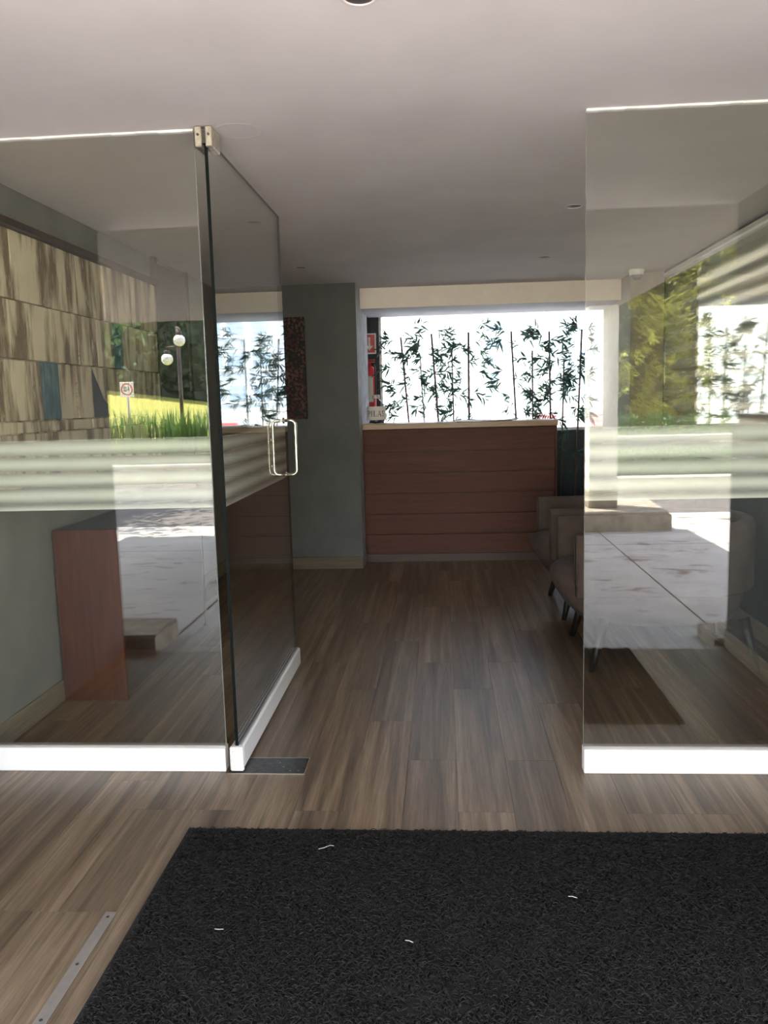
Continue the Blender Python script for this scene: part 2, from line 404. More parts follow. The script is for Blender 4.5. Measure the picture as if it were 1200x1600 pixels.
struct('side_yard', bx(XR+.25, 3.3, YV+.25, YB+1.2, -.25, -.03), M['rearyard'])
struct('side_boundary_wall', bx(3.1, 3.3, YV+.25, 14.9, -.03, 2.9), M['sidewall'])
struct('baseboard_room_right', bx(XR-.012, XR, YF+.03, YC, 0, .105, bev=.003), M['tanbase'])
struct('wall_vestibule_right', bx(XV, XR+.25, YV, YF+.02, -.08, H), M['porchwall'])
# column block left of the counter: grey front, paler plaster side
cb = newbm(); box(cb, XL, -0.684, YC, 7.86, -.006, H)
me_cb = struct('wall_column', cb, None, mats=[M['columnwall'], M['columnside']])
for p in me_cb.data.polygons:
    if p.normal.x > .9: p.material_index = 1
struct('wall_pilaster', bx(1.492, XR, YC, YB+.0, -.006, H), M['taupewall'])
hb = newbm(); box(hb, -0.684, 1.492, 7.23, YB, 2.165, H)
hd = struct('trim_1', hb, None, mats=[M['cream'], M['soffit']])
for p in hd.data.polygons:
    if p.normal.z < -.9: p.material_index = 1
wb = newbm(); box(wb, XL, XR, YB, YB+.2, -.08, 1.07); box(wb, XL, -.586, YB, YB+.2, 1.07, 2.2); box(wb, 1.583, XR, YB, YB+.2, 1.07, 2.2); box(wb, XL, XR, YB, YB+.2, 2.2, H)
struct('wall_back', wb, M['sillwall'])
struct('baseboard_left', bx(XL, XL+.012, YF+.03, YC, 0, .105, bev=.003), M['tanbase'])
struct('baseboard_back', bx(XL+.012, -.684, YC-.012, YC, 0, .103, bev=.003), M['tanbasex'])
struct('baseboard_right', bx(XV-.012, XV, YV, YF-.03, 0, .105, bev=.003), M['tanbase'])
# back window: panes in a thin frame, faintly striped film
w1 = struct('window_1', bx(-.586, 1.583, YB+.09, YB+.13, 1.07, 1.095), M['alu'])
fr = newbm(); box(fr, -.586, 1.583, YB+.09, YB+.13, 2.18, 2.2)
for xx in (-.586, 1.566): box(fr, xx, xx+.017, YB+.09, YB+.13, 1.095, 2.18)
obj('window_frame', fr, M['alu'], w1)
obj('window_pane', bx(-.569, 1.566, YB+.105, YB+.113, 1.095, 2.18), M['clearglass'], w1)
obj('frosted_film', bx(-.569, 1.566, YB+.103, YB+.1045, 1.095, 2.18), M['winfilm'], w1)
# dark brown door in the left wall past the mural
d2 = struct('door_2', bx(XL, XL+.018, 5.42, 6.02, 0, H-.03, bev=.002), M['browndoor'])
f2 = newbm(); box(f2, XL, XL+.03, 5.36, 5.418, 0, H-.002); box(f2, XL, XL+.03, 6.022, 6.08, 0, H-.002)
obj('door_jamb', f2, M['browndoor'], d2)
# glass facade: two fixed panels on white rails and the open door
def pane(name, x0, x1, y0, y1, z0, z1, thin, parent, edge):
    o = obj(name, bx(x0, x1, y0, y1, z0, z1), None, parent, mats=[M['glass'], edge])
    for p in o.data.polygons:
        if abs(p.normal[thin]) < .5: p.material_index = 1
    return o
def fixed(n, x0, x1):
    b = newbm(); box(b, x0, x1, YF-.026, YF+.026, 0, .092, bev=.002)
    w = struct('window_%d' % n, b, M['white'])
    pane('glass_pane', x0+.0005, x1-.0005, YF-.006, YF+.006, .0925, H-.004, 1, w, M['edgelight'])
    obj('gasket', bx(x0+.001, x1-.001, YF-.012, YF+.012, .092, .099), M['alu'], w)
    obj('frosted_film', bx(x0+.0005, x1-.0005, YF+.0065, YF+.0072, 1.010, 1.272), M['film'], w)
    s = newbm()
    for i in range(24):
        a = x0 + (x1-x0)*i/24; e = x0 + (x1-x0)*(i+1)/24
        box(s, a, e, YF-.010 - rnd.random()*.003, YF+.010, H-.005-rnd.random()*.003, H)
    obj('ceiling_sealant', s, M['white'], w)
fixed(2, XL, -.846); fixed(3, .498, XV)
d1 = struct('door_1', bx(-.8255, -.7755, 2.99, 4.27, .010, .100, bev=.006), M['white'])
pane('glass_pane', -.806, -.794, 2.985, 4.262, .1005, H-.03, 0, d1, M['edge'])
obj('end_cap', bx(-.8265, -.7745, 2.968, 2.9895, .006, .102, bev=.005), M['whitecap'], d1)
g = newbm()
for xx in (-.8135, -.793): box(g, xx, xx+.0065, 2.995, 4.262, .100, .105)
obj('gasket', g, M['alu'], d1)
obj('frosted_film', bx(-.8072, -.8065, 2.99, 4.258, 1.010, 1.272), M['film'], d1)
def d_handle(side):
    pts = []; r = .024; x0 = -.800 + side*.008; x1 = -.800 + side*.063
    za, zb = 1.028, 1.300
    pts.append((x0, 4.17, za))
    for k in range(7):
        a = k/6*PI/2; pts.append((x1-side*r+side*r*math.sin(a), 4.17, za+r-r*math.cos(a)))
    for k in range(7):
        a = k/6*PI/2; pts.append((x1-side*r+side*r*math.cos(a), 4.17, zb-r+r*math.sin(a)))
    pts.append((x0, 4.17, zb))
    b = tube(newbm(), pts, .0085, 12)
    for z in (za, zb): tube(b, [(x0-side*.0015, 4.17, z), (x0+side*.004, 4.17, z)], .015, 14)
    return b
obj('handle', d_handle(1), M['chrome'], d1); obj('handle', d_handle(-1), M['chrome'], d1)
tp = newbm()
for s in (-1, 1): box(tp, -.800+s*.0185-.012, -.800+s*.0185+.012, 2.955, 3.06, 2.262, 2.330, bev=.003)
tf = obj('top_pivot_fitting', tp, M['fitting'], d1)
obj('fitting_core', bx(-.8065, -.7935, 2.962, 3.06, 2.275, 2.322), M['darksteel'], tf)
for s, z in ((-1, 2.302), (1, 2.302)): obj('screw', tube(newbm(), [(-.800+s*.0185, 2.951, z), (-.800+s*.0185, 2.957, z)], .0045, 10), M['darksteel'], tf)
sp = lathe(newbm(), -.70, 3.045, [(.070, H-.0002), (.076, H-.0012), (.086, H-.0012), (.090, H-.0002)], 40)
pc = struct('trim_2', sp, M['ceiling'])
cov = newbm(); box(cov, -.835, -.545, 2.962, 3.100, 0.0002, .0022, bev=.0006)
cv = obj('floor_spring_cover', cov, M['darksteel'])
tag(cv, 'dark steel floor plate under the pivot of the open glass door', 'floor plate')
eb = newbm()
for a in ((-.837, -.543, 2.959, 2.9615), (-.837, -.543, 3.1005, 3.103), (-.5445, -.542, 2.9615, 3.1005)): box(eb, a[0], a[1], a[2], a[3], 0.0002, .0026)
obj('plate_rim', eb, M['steel'], cv)
for a in ((-.652, 3.055), (-.632, 3.02), (-.60, 2.985), (-.57, 2.985)): obj('cover_screw', tube(newbm(), [(a[0], a[1], .002), (a[0], a[1], .0030)], .0032, 10), M['alu'], cv)
# outdoor slab, canopy and facade around the vestibule mouth
struct('driveway', bx(-14, 9, -5.55, YV-.013, -.25, -.03), M['concrete'])
struct('roadway', bx(2.4, 30, -5.5, -4.15, -.2, -.026), M['asphalt'])
jb = newbm()
for xx in (-1.67, 1.60): box(jb, xx-.006, xx+.006, -5.0, YV-.01, -.031, -.0285)
box(jb, -6, 6, -2.01, -1.998, -.031, -.0285)
struct('trim_3', jb, M['soil'])
struct('trim_4', bx(XL, XV, YV-.012, YV+.02, -.05, .002, bev=.002), M['alu'])
fb = newbm(); box(fb, -8, XL-.2, YV, YV+.25, -.2, 3.2); box(fb, XR+.25, 8, YV, YV+.25, -.2, 3.2); box(fb, XL-.2, XR+.25, YV, YV+.25, H+.35, 3.2)
struct('wall_facade', fb, M['extwall'])
struct('canopy', bx(-4.05, 1.91, -3.35, YV, H, H+.32), M['canopysoffit'])

# ------------------------------------------------------------------ entrance mat
mx0, mx1, my0, my1 = -0.858, 1.000, 1.475, 2.546
mat = tag(obj('doormat', bx(mx0, mx1, my0, my1, 0.0003, .006, bev=.002), M['matbase']), 'large black looped vinyl doormat lying on the planks before the glass front', 'doormat')
def coil_pile(n, seed):
    r = np.random.RandomState(seed); K, S = 6, 3
    V = []; F = []
    cx = r.uniform(mx0+.010, mx1-.010, n); cyy = r.uniform(my0+.010, my1-.010, n)
    ang = r.normal(0, .75, n) + np.where(r.rand(n) < .5, 0, PI); ln = r.uniform(.007, .016, n); hh = r.uniform(.003, .008, n)
    cv_ = r.normal(0, .9, n); rad = r.uniform(.0009, .0015, n); zb = .0055 + r.uniform(0, .0035, n)
    t = np.linspace(-1, 1, K)[None, :]
    a = ang[:, None] + cv_[:, None]*t
    px = cx[:, None] + ln[:, None]*t*np.cos(a)*.8; py = cyy[:, None] + ln[:, None]*t*np.sin(a)*.8
    px = np.clip(px, mx0+.007, mx1-.007); py = np.clip(py, my0+.007, my1-.007)
    pz = zb[:, None] + hh[:, None]*(1-t*t)
    P = np.stack([px, py, pz], -1)
    d = np.gradient(P, axis=1); d /= np.linalg.norm(d, axis=2, keepdims=True)+1e-9
    s = np.cross(d, np.array([0, 0, 1.0])); s /= np.linalg.norm(s, axis=2, keepdims=True)+1e-9
    u = np.cross(s, d)
    ph = np.array([PI/2, PI*7/6, PI*11/6])
    V = P[:, :, None, :] + rad[:, None, None, None]*(np.cos(ph)[None, None, :, None]*s[:, :, None, :] + np.sin(ph)[None, None, :, None]*u[:, :, None, :])
    base = (np.arange(n)*K*S)[:, None, None]
    k = np.arange(K-1)[None, :, None]; j = np.arange(S)[None, None, :]; j2 = (j+1) % S
    F = np.stack([base+k*S+j, base+k*S+j2, base+(k+1)*S+j2, base+(k+1)*S+j], -1).reshape(-1, 4)
    return V.reshape(-1, 3), F
V, F = coil_pile(32000, 3)
cp = npmesh('coil_pile', V, F, M['coil'], mat); cp['kind'] = 'stuff'
def lint(pts, r, label):
    tag(obj('lint', tube(newbm(), pts, r, 5), M['label']), label, 'lint', )
lint([(-.405, 2.405, .0165), (-.388, 2.410, .0185), (-.372, 2.425, .018), (-.36, 2.424, .017)], .0008, 'curved white thread lying on the black mat near its back left')
lint([(-.622, 2.004, .016), (-.612, 2.000, .018), (-.598, 2.003, .0165)], .0010, 'tiny white fluff on the black mat by its left edge')
lint([(-.118, 1.972, .0165), (-.108, 1.968, .018), (-.098, 1.964, .0165)], .0010, 'short white speck of lint at the middle of the black mat')
lint([(.322, 2.175, .0165), (.332, 2.173, .018), (.345, 2.168, .0165)], .0009, 'short white lint on the right half of the black mat')
# trapdoor board and its screwed metal strip
hp = tag(obj('floor_hatch', bx(-1.78, -.9535, 1.50, 2.088, .0002, .0016), M['plank']), 'flush wood-look floor hatch beside the doormat, paler than the planks', 'floor hatch')
st = tag(obj('edge_strip', bx(-.953, -.922, 1.50, 2.090, .0002, .0034, bev=.001), M['alu']), 'flat grey metal strip screwed along the floor hatch edge', 'metal strip')
for yy in (2.066, 1.872, 1.68): obj('screw', tube(newbm(), [(-.9375, yy, .003), (-.9375, yy, .0042)], .0045, 12), M['darksteel'], st)

# ------------------------------------------------------------------ mural on the left wall
mu = thing('wall_mural', 'large beige streaked relief mural with blue pieces on the left wall', 'mural', (XL, 4.2, 1.05))
obj('backing', bx(XL, XL+.012, 3.04, 5.33, 1.05, 2.15), M['mural'], mu)
obj('top_rail', bx(XL, XL+.062, 3.03, 5.345, 2.147, 2.178), M['plinthwood'], mu)
def panel(y0, y1, z0, z1, m='mural', poly=None):
    d = XL + .026 + rnd.random()*.012
    b = prism(newbm(), poly, 'x', XL+.010, d) if poly else bx(XL+.010, d, y0+.002, y1-.002, z0+.002, z1-.002, bev=.002)
    obj('panel', b, M[m], mu)
for z0, z1, ys in ((1.852, 2.146, (3.04, 3.52, 3.86, 4.16, 4.5, 4.9, 5.33)), (1.602, 1.850, (3.04, 3.46, 3.8, 4.13, 4.36, 4.50, 4.585)), (1.602, 1.850, (4.725, 5.05, 5.33)),
                   (1.338, 1.600, (3.04, 3.30, 3.56, 3.722)), (1.338, 1.600, (3.888, 4.08, 4.262)), (1.284, 1.336, (3.04, 3.75, 4.25, 4.8, 5.33)), (1.052, 1.282, (3.04, 3.4, 3.62, 3.9, 4.25, 4.6, 4.95, 5.33))):
    for a, b_ in zip(ys, ys[1:]): panel(a, b_, z0, z1)
panel(4.587, 4.723, 1.602, 1.850, 'blue'); panel(3.724, 3.886, 1.338, 1.600, 'blue')
panel(0, 0, 0, 0, 'navy', [(4.266, 1.340), (4.59, 1.340), (4.41, 1.432), (4.270, 1.596)])
panel(0, 0, 0, 0, 'mural', [(4.60, 1.340), (5.328, 1.340), (5.328, 1.598), (4.276, 1.598), (4.416, 1.436)])
# low console by the left wall
co = thing('console_desk', 'low reddish wood console desk with dark top against the left wall', 'console', (-1.68, 4.4, 0))
obj('end_panel', bx(XL+.013, -1.52, 3.742, 3.772, 0, .826, bev=.002), M['redwood'], co)
obj('end_panel', bx(XL+.013, -1.52, 5.07, 5.10, 0, .826, bev=.002), M['redwood'], co)
obj('side_panel', bx(-1.545, -1.524, 3.772, 5.07, 0.02, .800), M['plinthwood'], co)
obj('desk_top', bx(XL+.013, -1.524, 3.773, 5.069, .800, .824), M['darktop'], co)

# ------------------------------------------------------------------ reception counter
ct = thing('reception_counter', 'cherry board reception counter with an oak top by the back window', 'counter', (.12, 7.3, 0))
obj('carcass', bx(-.680, .930, 7.150, 7.50, .012, 1.147), M['plinthwood'], ct)
obj('plinth', bx(-.681, .932, 7.138, 7.150, 0, .068), M['plinthwood'], ct)
zs = (.070, .244, .422, .600, .776, .957, 1.146)
for a, b_ in zip(zs, zs[1:]):
    obj('board', bx(-.682, .936, 7.126, 7.149, a+.0035, b_-.0035, bev=.003), M['counterwood'], ct)
    obj('board', bx(.9305, .9535, 7.151, 7.50, a+.0035, b_-.0035, bev=.003), M['counterwood'], ct)
obj('corner_post', bx(.9365, .9535, 7.124, 7.1505, .070, 1.146, bev=.003), M['counterwood'], ct)
obj('countertop', bx(-.680, .957, 7.085, 7.52, 1.1475, 1.193, bev=.003), M['countertop'], ct)
# battery jar
ja = thing('battery_jar', 'clear glass jar with a paper label reading PILAS on the counter', 'jar', (-.566, 7.19, 1.1935))
obj('jar_body', lathe(newbm(), -.566, 7.19, [(0, 1.1937), (.070, 1.1937), (.079, 1.200), (.081, 1.215), (.081, 1.325), (.077, 1.350), (.060, 1.378), (.034, 1.395), (.030, 1.402), (.030, 1.412)], 40), M['jarglass'], ja)
obj('jar_lid', lathe(newbm(), -.566, 7.19, [(.024, 1.408), (.033, 1.408), (.034, 1.414), (.033, 1.438), (.030, 1.441), (0, 1.441)], 28), M['alu'], ja)
def wrap(u, v, r): a = u/.0822; return (-.566 + r*math.sin(a), 7.19 - r*math.cos(a), v)
lb = newbm(); us = [(-.115 + .23*i/24) for i in range(25)]
A = [lb.verts.new(wrap(u, 1.228, .0822)) for u in us]; B = [lb.verts.new(wrap(u, 1.342, .0822)) for u in us]
for i in range(24): lb.faces.new((A[i], A[i+1], B[i+1], B[i]))
jl = obj('paper_label', lb, M['label'], ja)
def glyph_quads():
    Q = {}
    def st_(x0, x1, y0, y1): return [(x0, y0), (x1, y0), (x1, y1), (x0, y1)]
    def arc(cx, cyy, rx, ry, a0, a1, w0, w1, n=10):
        o = []
        for i in range(n):
            f0, f1 = i/n, (i+1)/n; q = []
            for f, s in ((f0, 1), (f1, 1), (f1, -1), (f0, -1)):
                a = a0+(a1-a0)*f; w = w0+(w1-w0)*math.sin(PI*f); q.append((cx+(rx+s*w/2)*math.cos(a), cyy+(ry+s*w/2)*math.sin(a)))
            o.append(q)
        return o
    serif = lambda x: [st_(x-.13, x+.13, 0, .05), st_(x-.13, x+.13, .95, 1)]
    Q['P'] = (.72, [st_(.13, .27, 0, 1), *serif(.2), st_(.27, .40, .94, 1), st_(.27, .40, .46, .52)] + arc(.40, .73, .22, .24, -PI/2, PI/2, .06, .16))
    Q['I'] = (.42, [st_(.13, .27, 0, 1), *serif(.2)])
    Q['L'] = (.70, [st_(.13, .27, 0, 1), *serif(.2), st_(.2, .66, 0, .06), st_(.60, .66, 0, .26)])
    Q['A'] = (.86, [[(.08, 0), (.15, 0), (.44, 1), (.38, 1)], [(.60, 0), (.76, 0), (.47, 1), (.38, 1)], st_(.2, .66, .30, .36), st_(0, .24, 0, .05), st_(.54, .86, 0, .05)])
    Q['S'] = (.62, arc(.30, .74, .19, .22, .35, PI*1.5, .06, .13) + arc(.30, .27, .20, .24, PI/2, -PI*.88, .13, .06) + [st_(.47, .52, .74, .95), st_(.06, .11, .04, .28)])
    return Q
GQ = glyph_quads(); tx = newbm(); s = .046; tot = sum(GQ[c][0]+.06 for c in 'PILAS')*s; ox = -tot/2 + .004
for c in 'PILAS':
    w_, qs = GQ[c]
    for q in qs:
        vs = [tx.verts.new(wrap(ox + u*s, 1.258 + v*s*1.05, .0828)) for u, v in q]
        try: tx.faces.new(vs)
        except ValueError: pass
    ox += (w_+.06)*s
obj('lettering', tx, M['ink'], jl)
bt = newbm()
for i in range(46):
    a = rnd.random()*2*PI; r_ = math.sqrt(rnd.random())*.062; d = rnd.random()*PI; z = 1.204 + rnd.random()*.020
    c = Vector((-.566 + r_*math.cos(a), 7.19 + r_*math.sin(a), z)); h = Vector((math.cos(d), math.sin(d), rnd.uniform(-.2, .2)))*.011
    tube(bt, [c-h, c+h], .0055, 8)
bo = obj('spent_batteries', bt, M['black'], ja); bo['kind'] = 'stuff'
# papers lying on the counter
pp = newbm()
def sheet(bm, x0, x1, y0, y1, z, curl, th):
    n = 14; up = []; dn = []
    for i in range(n+1):
        f = i/n; xx = x0+(x1-x0)*f; zz = z + curl*((1-f)**6 + .7*f**8)
        up.append([bm.verts.new((xx, yy, zz+th)) for yy in (y0, y1)]); dn.append([bm.verts.new((xx, yy, zz)) for yy in (y0, y1)])
    for i in range(n):
        bm.faces.new((up[i][0], up[i+1][0], up[i+1][1], up[i][1])); bm.faces.new((dn[i][0], dn[i][1], dn[i+1][1], dn[i+1][0]))
        for k in (0, 1): bm.faces.new((up[i][k], dn[i][k], dn[i+1][k], up[i+1][k]))
    bm.faces.new((up[0][0], up[0][1], dn[0][1], dn[0][0])); bm.faces.new((up[n][0], dn[n][0], dn[n][1], up[n][1])); return bm
tag(obj('magazine', sheet(sheet(newbm(), .10, .40, 7.10, 7.32, 1.1935, .007, .006), .115, .405, 7.11, 7.33, 1.2005, .006, .004), M['paper']), 'pale magazine with curled ends lying on the oak counter top', 'magazine')
tag(obj('folder', sheet(newbm(), .385, .585, 7.14, 7.36, 1.1935, .004, .005), M['darktop']), 'dark thin folder on the counter right of the pale magazine', 'folder')
tag(obj('loose_sheet', sheet(newbm(), .46, .62, 7.13, 7.35, 1.2060, .002, .0015), M['paper']), 'loose white sheet on top of the dark folder on the counter', 'paper')
# painting on the column
pt = tag(obj('dotted_painting', bx(-1.345, -1.105, YC-.030, YC-.001, 1.258, 2.076, bev=.002), M['dots']), 'tall narrow red and black dotted canvas on the grey column', 'painting')
# fire extinguisher and its sign
sg = tag(obj('extinguisher_sign', bx(-.805, -.614, YB-.006, YB-.0005, 1.830, 2.021), M['signwhite']), 'square red fire extinguisher sign with white arrow left of the back window', 'sign')
obj('red_field', bx(-.793, -.626, YB-.0072, YB-.0061, 1.842, 2.009), M['red'], sg)
ab = newbm(); box(ab, -.688, -.668, YB-.0084, YB-.0073, 1.905, 1.985); prism(ab, [(-.712, 1.905), (-.644, 1.905), (-.678, 1.862)], 'y', YB-.0084, YB-.0073)
box(ab, -.772, -.728, YB-.0084, YB-.0073, 1.862, 1.962); box(ab, -.758, -.742, YB-.0084, YB-.0073, 1.962, 1.986)
obj('white_symbol', ab, M['signwhite'], sg)
ex = thing('fire_extinguisher', 'red fire extinguisher hanging below its sign left of the window', 'extinguisher', (-.675, 7.935, 1.28))
obj('cylinder_body', lathe(newbm(), -.675, 7.935, [(0, 1.28), (.050, 1.28), (.056, 1.29), (.056, 1.66), (.045, 1.70), (.02, 1.715), (0, 1.716)], 28), M['red'], ex)
vb = newbm(); tube(vb, [(-.675, 7.935, 1.712), (-.675, 7.935, 1.748)], .014, 12); box(vb, -.715, -.625, 7.928, 7.942, 1.748, 1.756); box(vb, -.705, -.625, 7.928, 7.942, 1.768, 1.776)
obj('valve_handle', vb, M['red'], ex)
obj('hose', tube(newbm(), [(-.66, 7.925, 1.735), (-.640, 7.91, 1.73), (-.624, 7.89, 1.70), (-.620, 7.878, 1.6), (-.622, 7.876, 1.42)], .008, 8), M['black'], ex)
eb2 = newbm()
A = []; B = []
for i in range(9):
    a = -.9 + 1.5*i/8; A.append(eb2.verts.new((-.675+.0566*math.sin(a), 7.935-.0566*math.cos(a), 1.38))); B.append(eb2.verts.new((-.675+.0566*math.sin(a), 7.935-.0566*math.cos(a), 1.62)))
for i in range(8): eb2.faces.new((A[i], A[i+1], B[i+1], B[i]))
obj('body_label', eb2, M['label'], ex)
obj('wall_bracket', bx(-.70, -.65, 7.985, YB-.0005, 1.45, 1.65), M['darksteel'], ex)

# ------------------------------------------------------------------ bamboo row in its planter
pl = tag(obj('planter_trough', bx(-.56, 1.44, 7.70, 7.90, 0, .43, bev=.006), M['black']), 'long black planter trough on the floor below the back window', 'planter')
so_ = obj('soil', bx(-.545, 1.425, 7.715, 7.885, .4302, .436), M['soil'], pl)
sprays = []
def spray_mesh(seed):
    r = random.Random(seed); bm = newbm(); n = r.randint(7, 11)
    d0 = Vector((1, 0, r.uniform(-.2, .5))).normalized(); ln = r.uniform(.05, .15)
    p0 = Vector((0, 0, 0)); p1 = d0*ln*.6 + Vector((0, r.uniform(-.02, .02), .01)); p2 = d0*ln + Vector((0, 0, -.012))
    tube(bm, [p0, p1, p2], [.0016, .0012, .0008], 4)
    for i in range(n):
        f = .35 + .65*i/(n-1); o = p1.lerp(p2, max(0, (f-.5)*2)) if f > .5 else p0.lerp(p1, f*2)
        an = r.uniform(-1.25, 1.15); dirn = Vector((math.cos(an), r.uniform(-.5, .5), math.sin(an)-.15)).normalized()
        sd = dirn.cross(Vector((r.uniform(-.35, .35), 1, r.uniform(-.3, .3)))).normalized(); l = r.uniform(.055, .098); w = l*.078
        dr = Vector((0, 0, -1))*l*r.uniform(.02, .22)
        a = bm.verts.new(o); b1 = bm.verts.new(o+dirn*l*.35+sd*w); b2 = bm.verts.new(o+dirn*l*.35-sd*w); c1 = bm.verts.new(o+dirn*l*.7+sd*w*.7+dr*.4); c2 = bm.verts.new(o+dirn*l*.7-sd*w*.7+dr*.4); t_ = bm.verts.new(o+dirn*l+dr)
        bm.faces.new((a, b1, b2)); bm.faces.new((b1, c1, c2, b2)); bm.faces.new((c1, t_, c2))
    me = bpy.data.meshes.new('leaf_spray'); bm.to_mesh(me); bm.free(); me.materials.append(M['bleaf']); return me
SP = [spray_mesh(100+i) for i in range(14)]
STEMS = [(-.371, 1.961, -.313, 1.18, .010, 17), (-.199, 1.806, -.170, 1.18, .007, 14), (-.090, 1.981, -.040, 1.18, .011, 18), (.094, 1.815, .101, 1.18, .008, 17), (.247, 1.988, .243, 1.2, .012, 18),
         (.629, 1.981, .670, 1.18, .010, 18), (.818, 1.804, .821, 1.18, .009, 14), (.973, 1.970, .984, 1.18, .010, 20), (1.110, 1.726, 1.094, 1.01, .009, 24), (1.264, 1.978, 1.227, 1.01, .010, 22)]
order = ['leftmost bamboo plant, leaning left, beside the wall sign', 'short thin bamboo plant, second from the left of the row', 'tall leaning bamboo plant, third from the left of the row', 'short bamboo plant with a thin cane, fourth from the left',
         'thickest upright bamboo cane, in the middle left of the row', 'bamboo plant leaning left, first one right of the wide gap', 'short bamboo plant, second one right of the wide gap', 'tall straight bamboo plant behind the counter right part',
         'bushy bamboo plant just right of the counter end', 'rightmost bamboo plant, leaning right, beside the pilaster']
for si, (xt, zt, xb, zb, rad, ns) in enumerate(STEMS):
    k = (xt-xb)/(zt-zb); y = 7.80 + rnd.uniform(-.03, .03); x0 = xb + k*(.40-zb)
    b = thing('bamboo_plant', order[si], 'bamboo', (x0, y, .40), 'bamboo plants in the window planter')
    pts = []; rr = []
    n = int((zt-.40)/.13)
    for i in range(n+1):
        z = .40 + (zt-.40)*i/n; xx = x0 + k*(z-.40)
        if 0 < i < n:
            pts += [(xx, y, z-.004), (xx, y, z), (xx, y, z+.004)]; rr += [rad*.82, rad*1.05, rad*.82]
        else: pts.append((xx, y, z)); rr.append(rad*.85)
    obj('stem', tube(newbm(), pts, rr, 8), M['stem'], b)
    r = random.Random(900+si)
    ns = int(ns*1.35)
    for j in range(ns):
        f = r.random()
        z = zt + .02 - (zt-1.12)*f if j > 3 else zt + r.uniform(-.06, .05)
        if si >= 8 and j > ns-6: z = r.uniform(.60, 1.1)
        side = r.choice((-1, 1)); off = r.uniform(0.0, .105)
        o = bpy.data.objects.new('leaf_spray', r.choice(SP)); COL.objects.link(o); o.parent = b
        zz = min(z, 2.09)
        if x0 + k*(zz-.40) > 1.20: side = -1 if r.random() < .55 else 1; off = off*.3
        o.location = (k*(min(zz, zt)-.40) + side*off, r.uniform(-.05, .05), zz-.40)
        s_ = r.uniform(.85, 1.3) if not (si == 9 and side == 1) else .95
        o.scale = (s_*side, s_, s_); o.rotation_euler = (r.uniform(-.4, .4), r.uniform(-.5, .5)*side, r.uniform(-.7, .7))

# ------------------------------------------------------------------ armchairs
def armchair(name, label, cx, cyy):
    t = thing(name, label, 'armchair', (cx, cyy, 0), 'taupe tub armchairs along the right wall')
    def sup(u, ex_=2.6):
        c, s2 = math.cos(u), math.sin(u); return (math.copysign(abs(c)**(2/ex_), c), math.copysign(abs(s2)**(2/ex_), s2))
    b = newbm(); rings = []; n = 36
    for z, sx, sy, dx in ((.215, .66, .70, .05), (.235, .80, .84, .03), (.29, .89, .93, .02), (.36, .96, .98, .008), (.42, 1, 1, 0), (.455, .995, .99, 0), (.480, .95, .95, 0), (.490, .86, .87, 0)):
        rings.append([b.verts.new((cx - .06 + dx + 0.50*sx*sup(2*PI*k/n)[0], cyy + .375*sy*sup(2*PI*k/n)[1], z)) for k in range(n)])
    for a, c in zip(rings, rings[1:]):
        for k in range(n): b.faces.new((a[k], a[(k+1) % n], c[(k+1) % n], c[k]))
    b.faces.new(rings[0][::-1]); b.faces.new(rings[-1])
    obj('seat', b, M['velvet'], t, smooth=True)
    path = [(-.475, -.335), (-.40, -.335), (-.2, -.337), (0, -.338), (.14, -.336)]
    for k in range(1, 16):
        a = -PI/2 + PI*k/16; path.append((.14 + .30*math.cos(a), .336*math.sin(a)))
    path += [(.14, .336), (0, .338), (-.2, .337), (-.40, .335), (-.475, .335)]
    b = newbm(); rings = []
    for i, (px, py) in enumerate(path):
        q0 = path[max(i-1, 0)]; q1 = path[min(i+1, len(path)-1)]
        d = Vector((q1[0]-q0[0], q1[1]-q0[1], 0)).normalized(); nn = Vector((d.y, -d.x, 0))
        top = .700 + .05*max(0, min(1, (px+.1)/.5)); w = .040; ring = []
        for u, v in ((-w*.7, .385), (w*.7, .385), (w, .40), (w, top-.03), (w*.8, top-.010), (w*.4, top), (-w*.4, top), (-w*.8, top-.010), (-w, top-.03), (-w, .40)):
            ring.append(b.verts.new((cx+px+nn.x*u, cyy+py+nn.y*u, v)))
        rings.append(ring)
    for a, c in zip(rings, rings[1:]):
        m_ = len(a)
        for k in range(m_): b.faces.new((a[k], a[(k+1) % m_], c[(k+1) % m_], c[k]))
    b.faces.new(rings[0][::-1]); b.faces.new(rings[-1])
    bo_ = obj('back_and_arms', b, M['velvet'], t, smooth=True)
    for s in (-1, 1):
        obj('piping', tube(newbm(), [(cx-.479, cyy+s*.335-.034, .45), (cx-.479, cyy+s*.335-.034, .665), (cx-.479, cyy+s*.335-.014, .694), (cx-.479, cyy+s*.335+.014, .694), (cx-.479, cyy+s*.335+.034, .665), (cx-.479, cyy+s*.335+.034, .45)], .004, 6), M['velvet'], bo_)
    for fx, sy in ((-1, -1), (-1, 1), (1, -1), (1, 1)):
        xt = cx + (-.33 if fx < 0 else .36); xb = cx + (-.395 if fx < 0 else .42); yt = cyy + sy*.275; yb = cyy + sy*.335
        l = newbm(); tube(l, [(xb, yb, 0), (xt, yt, .26)], [.014, .030], 4); obj('leg', l, M['chairleg'], t)
    return t
armchair('armchair', 'taupe velvet tub armchair nearer the glass, behind the right panel', 1.125, 4.475)
armchair('armchair', 'taupe velvet tub armchair nearer the counter, half hidden by the other', 1.125, 5.480)

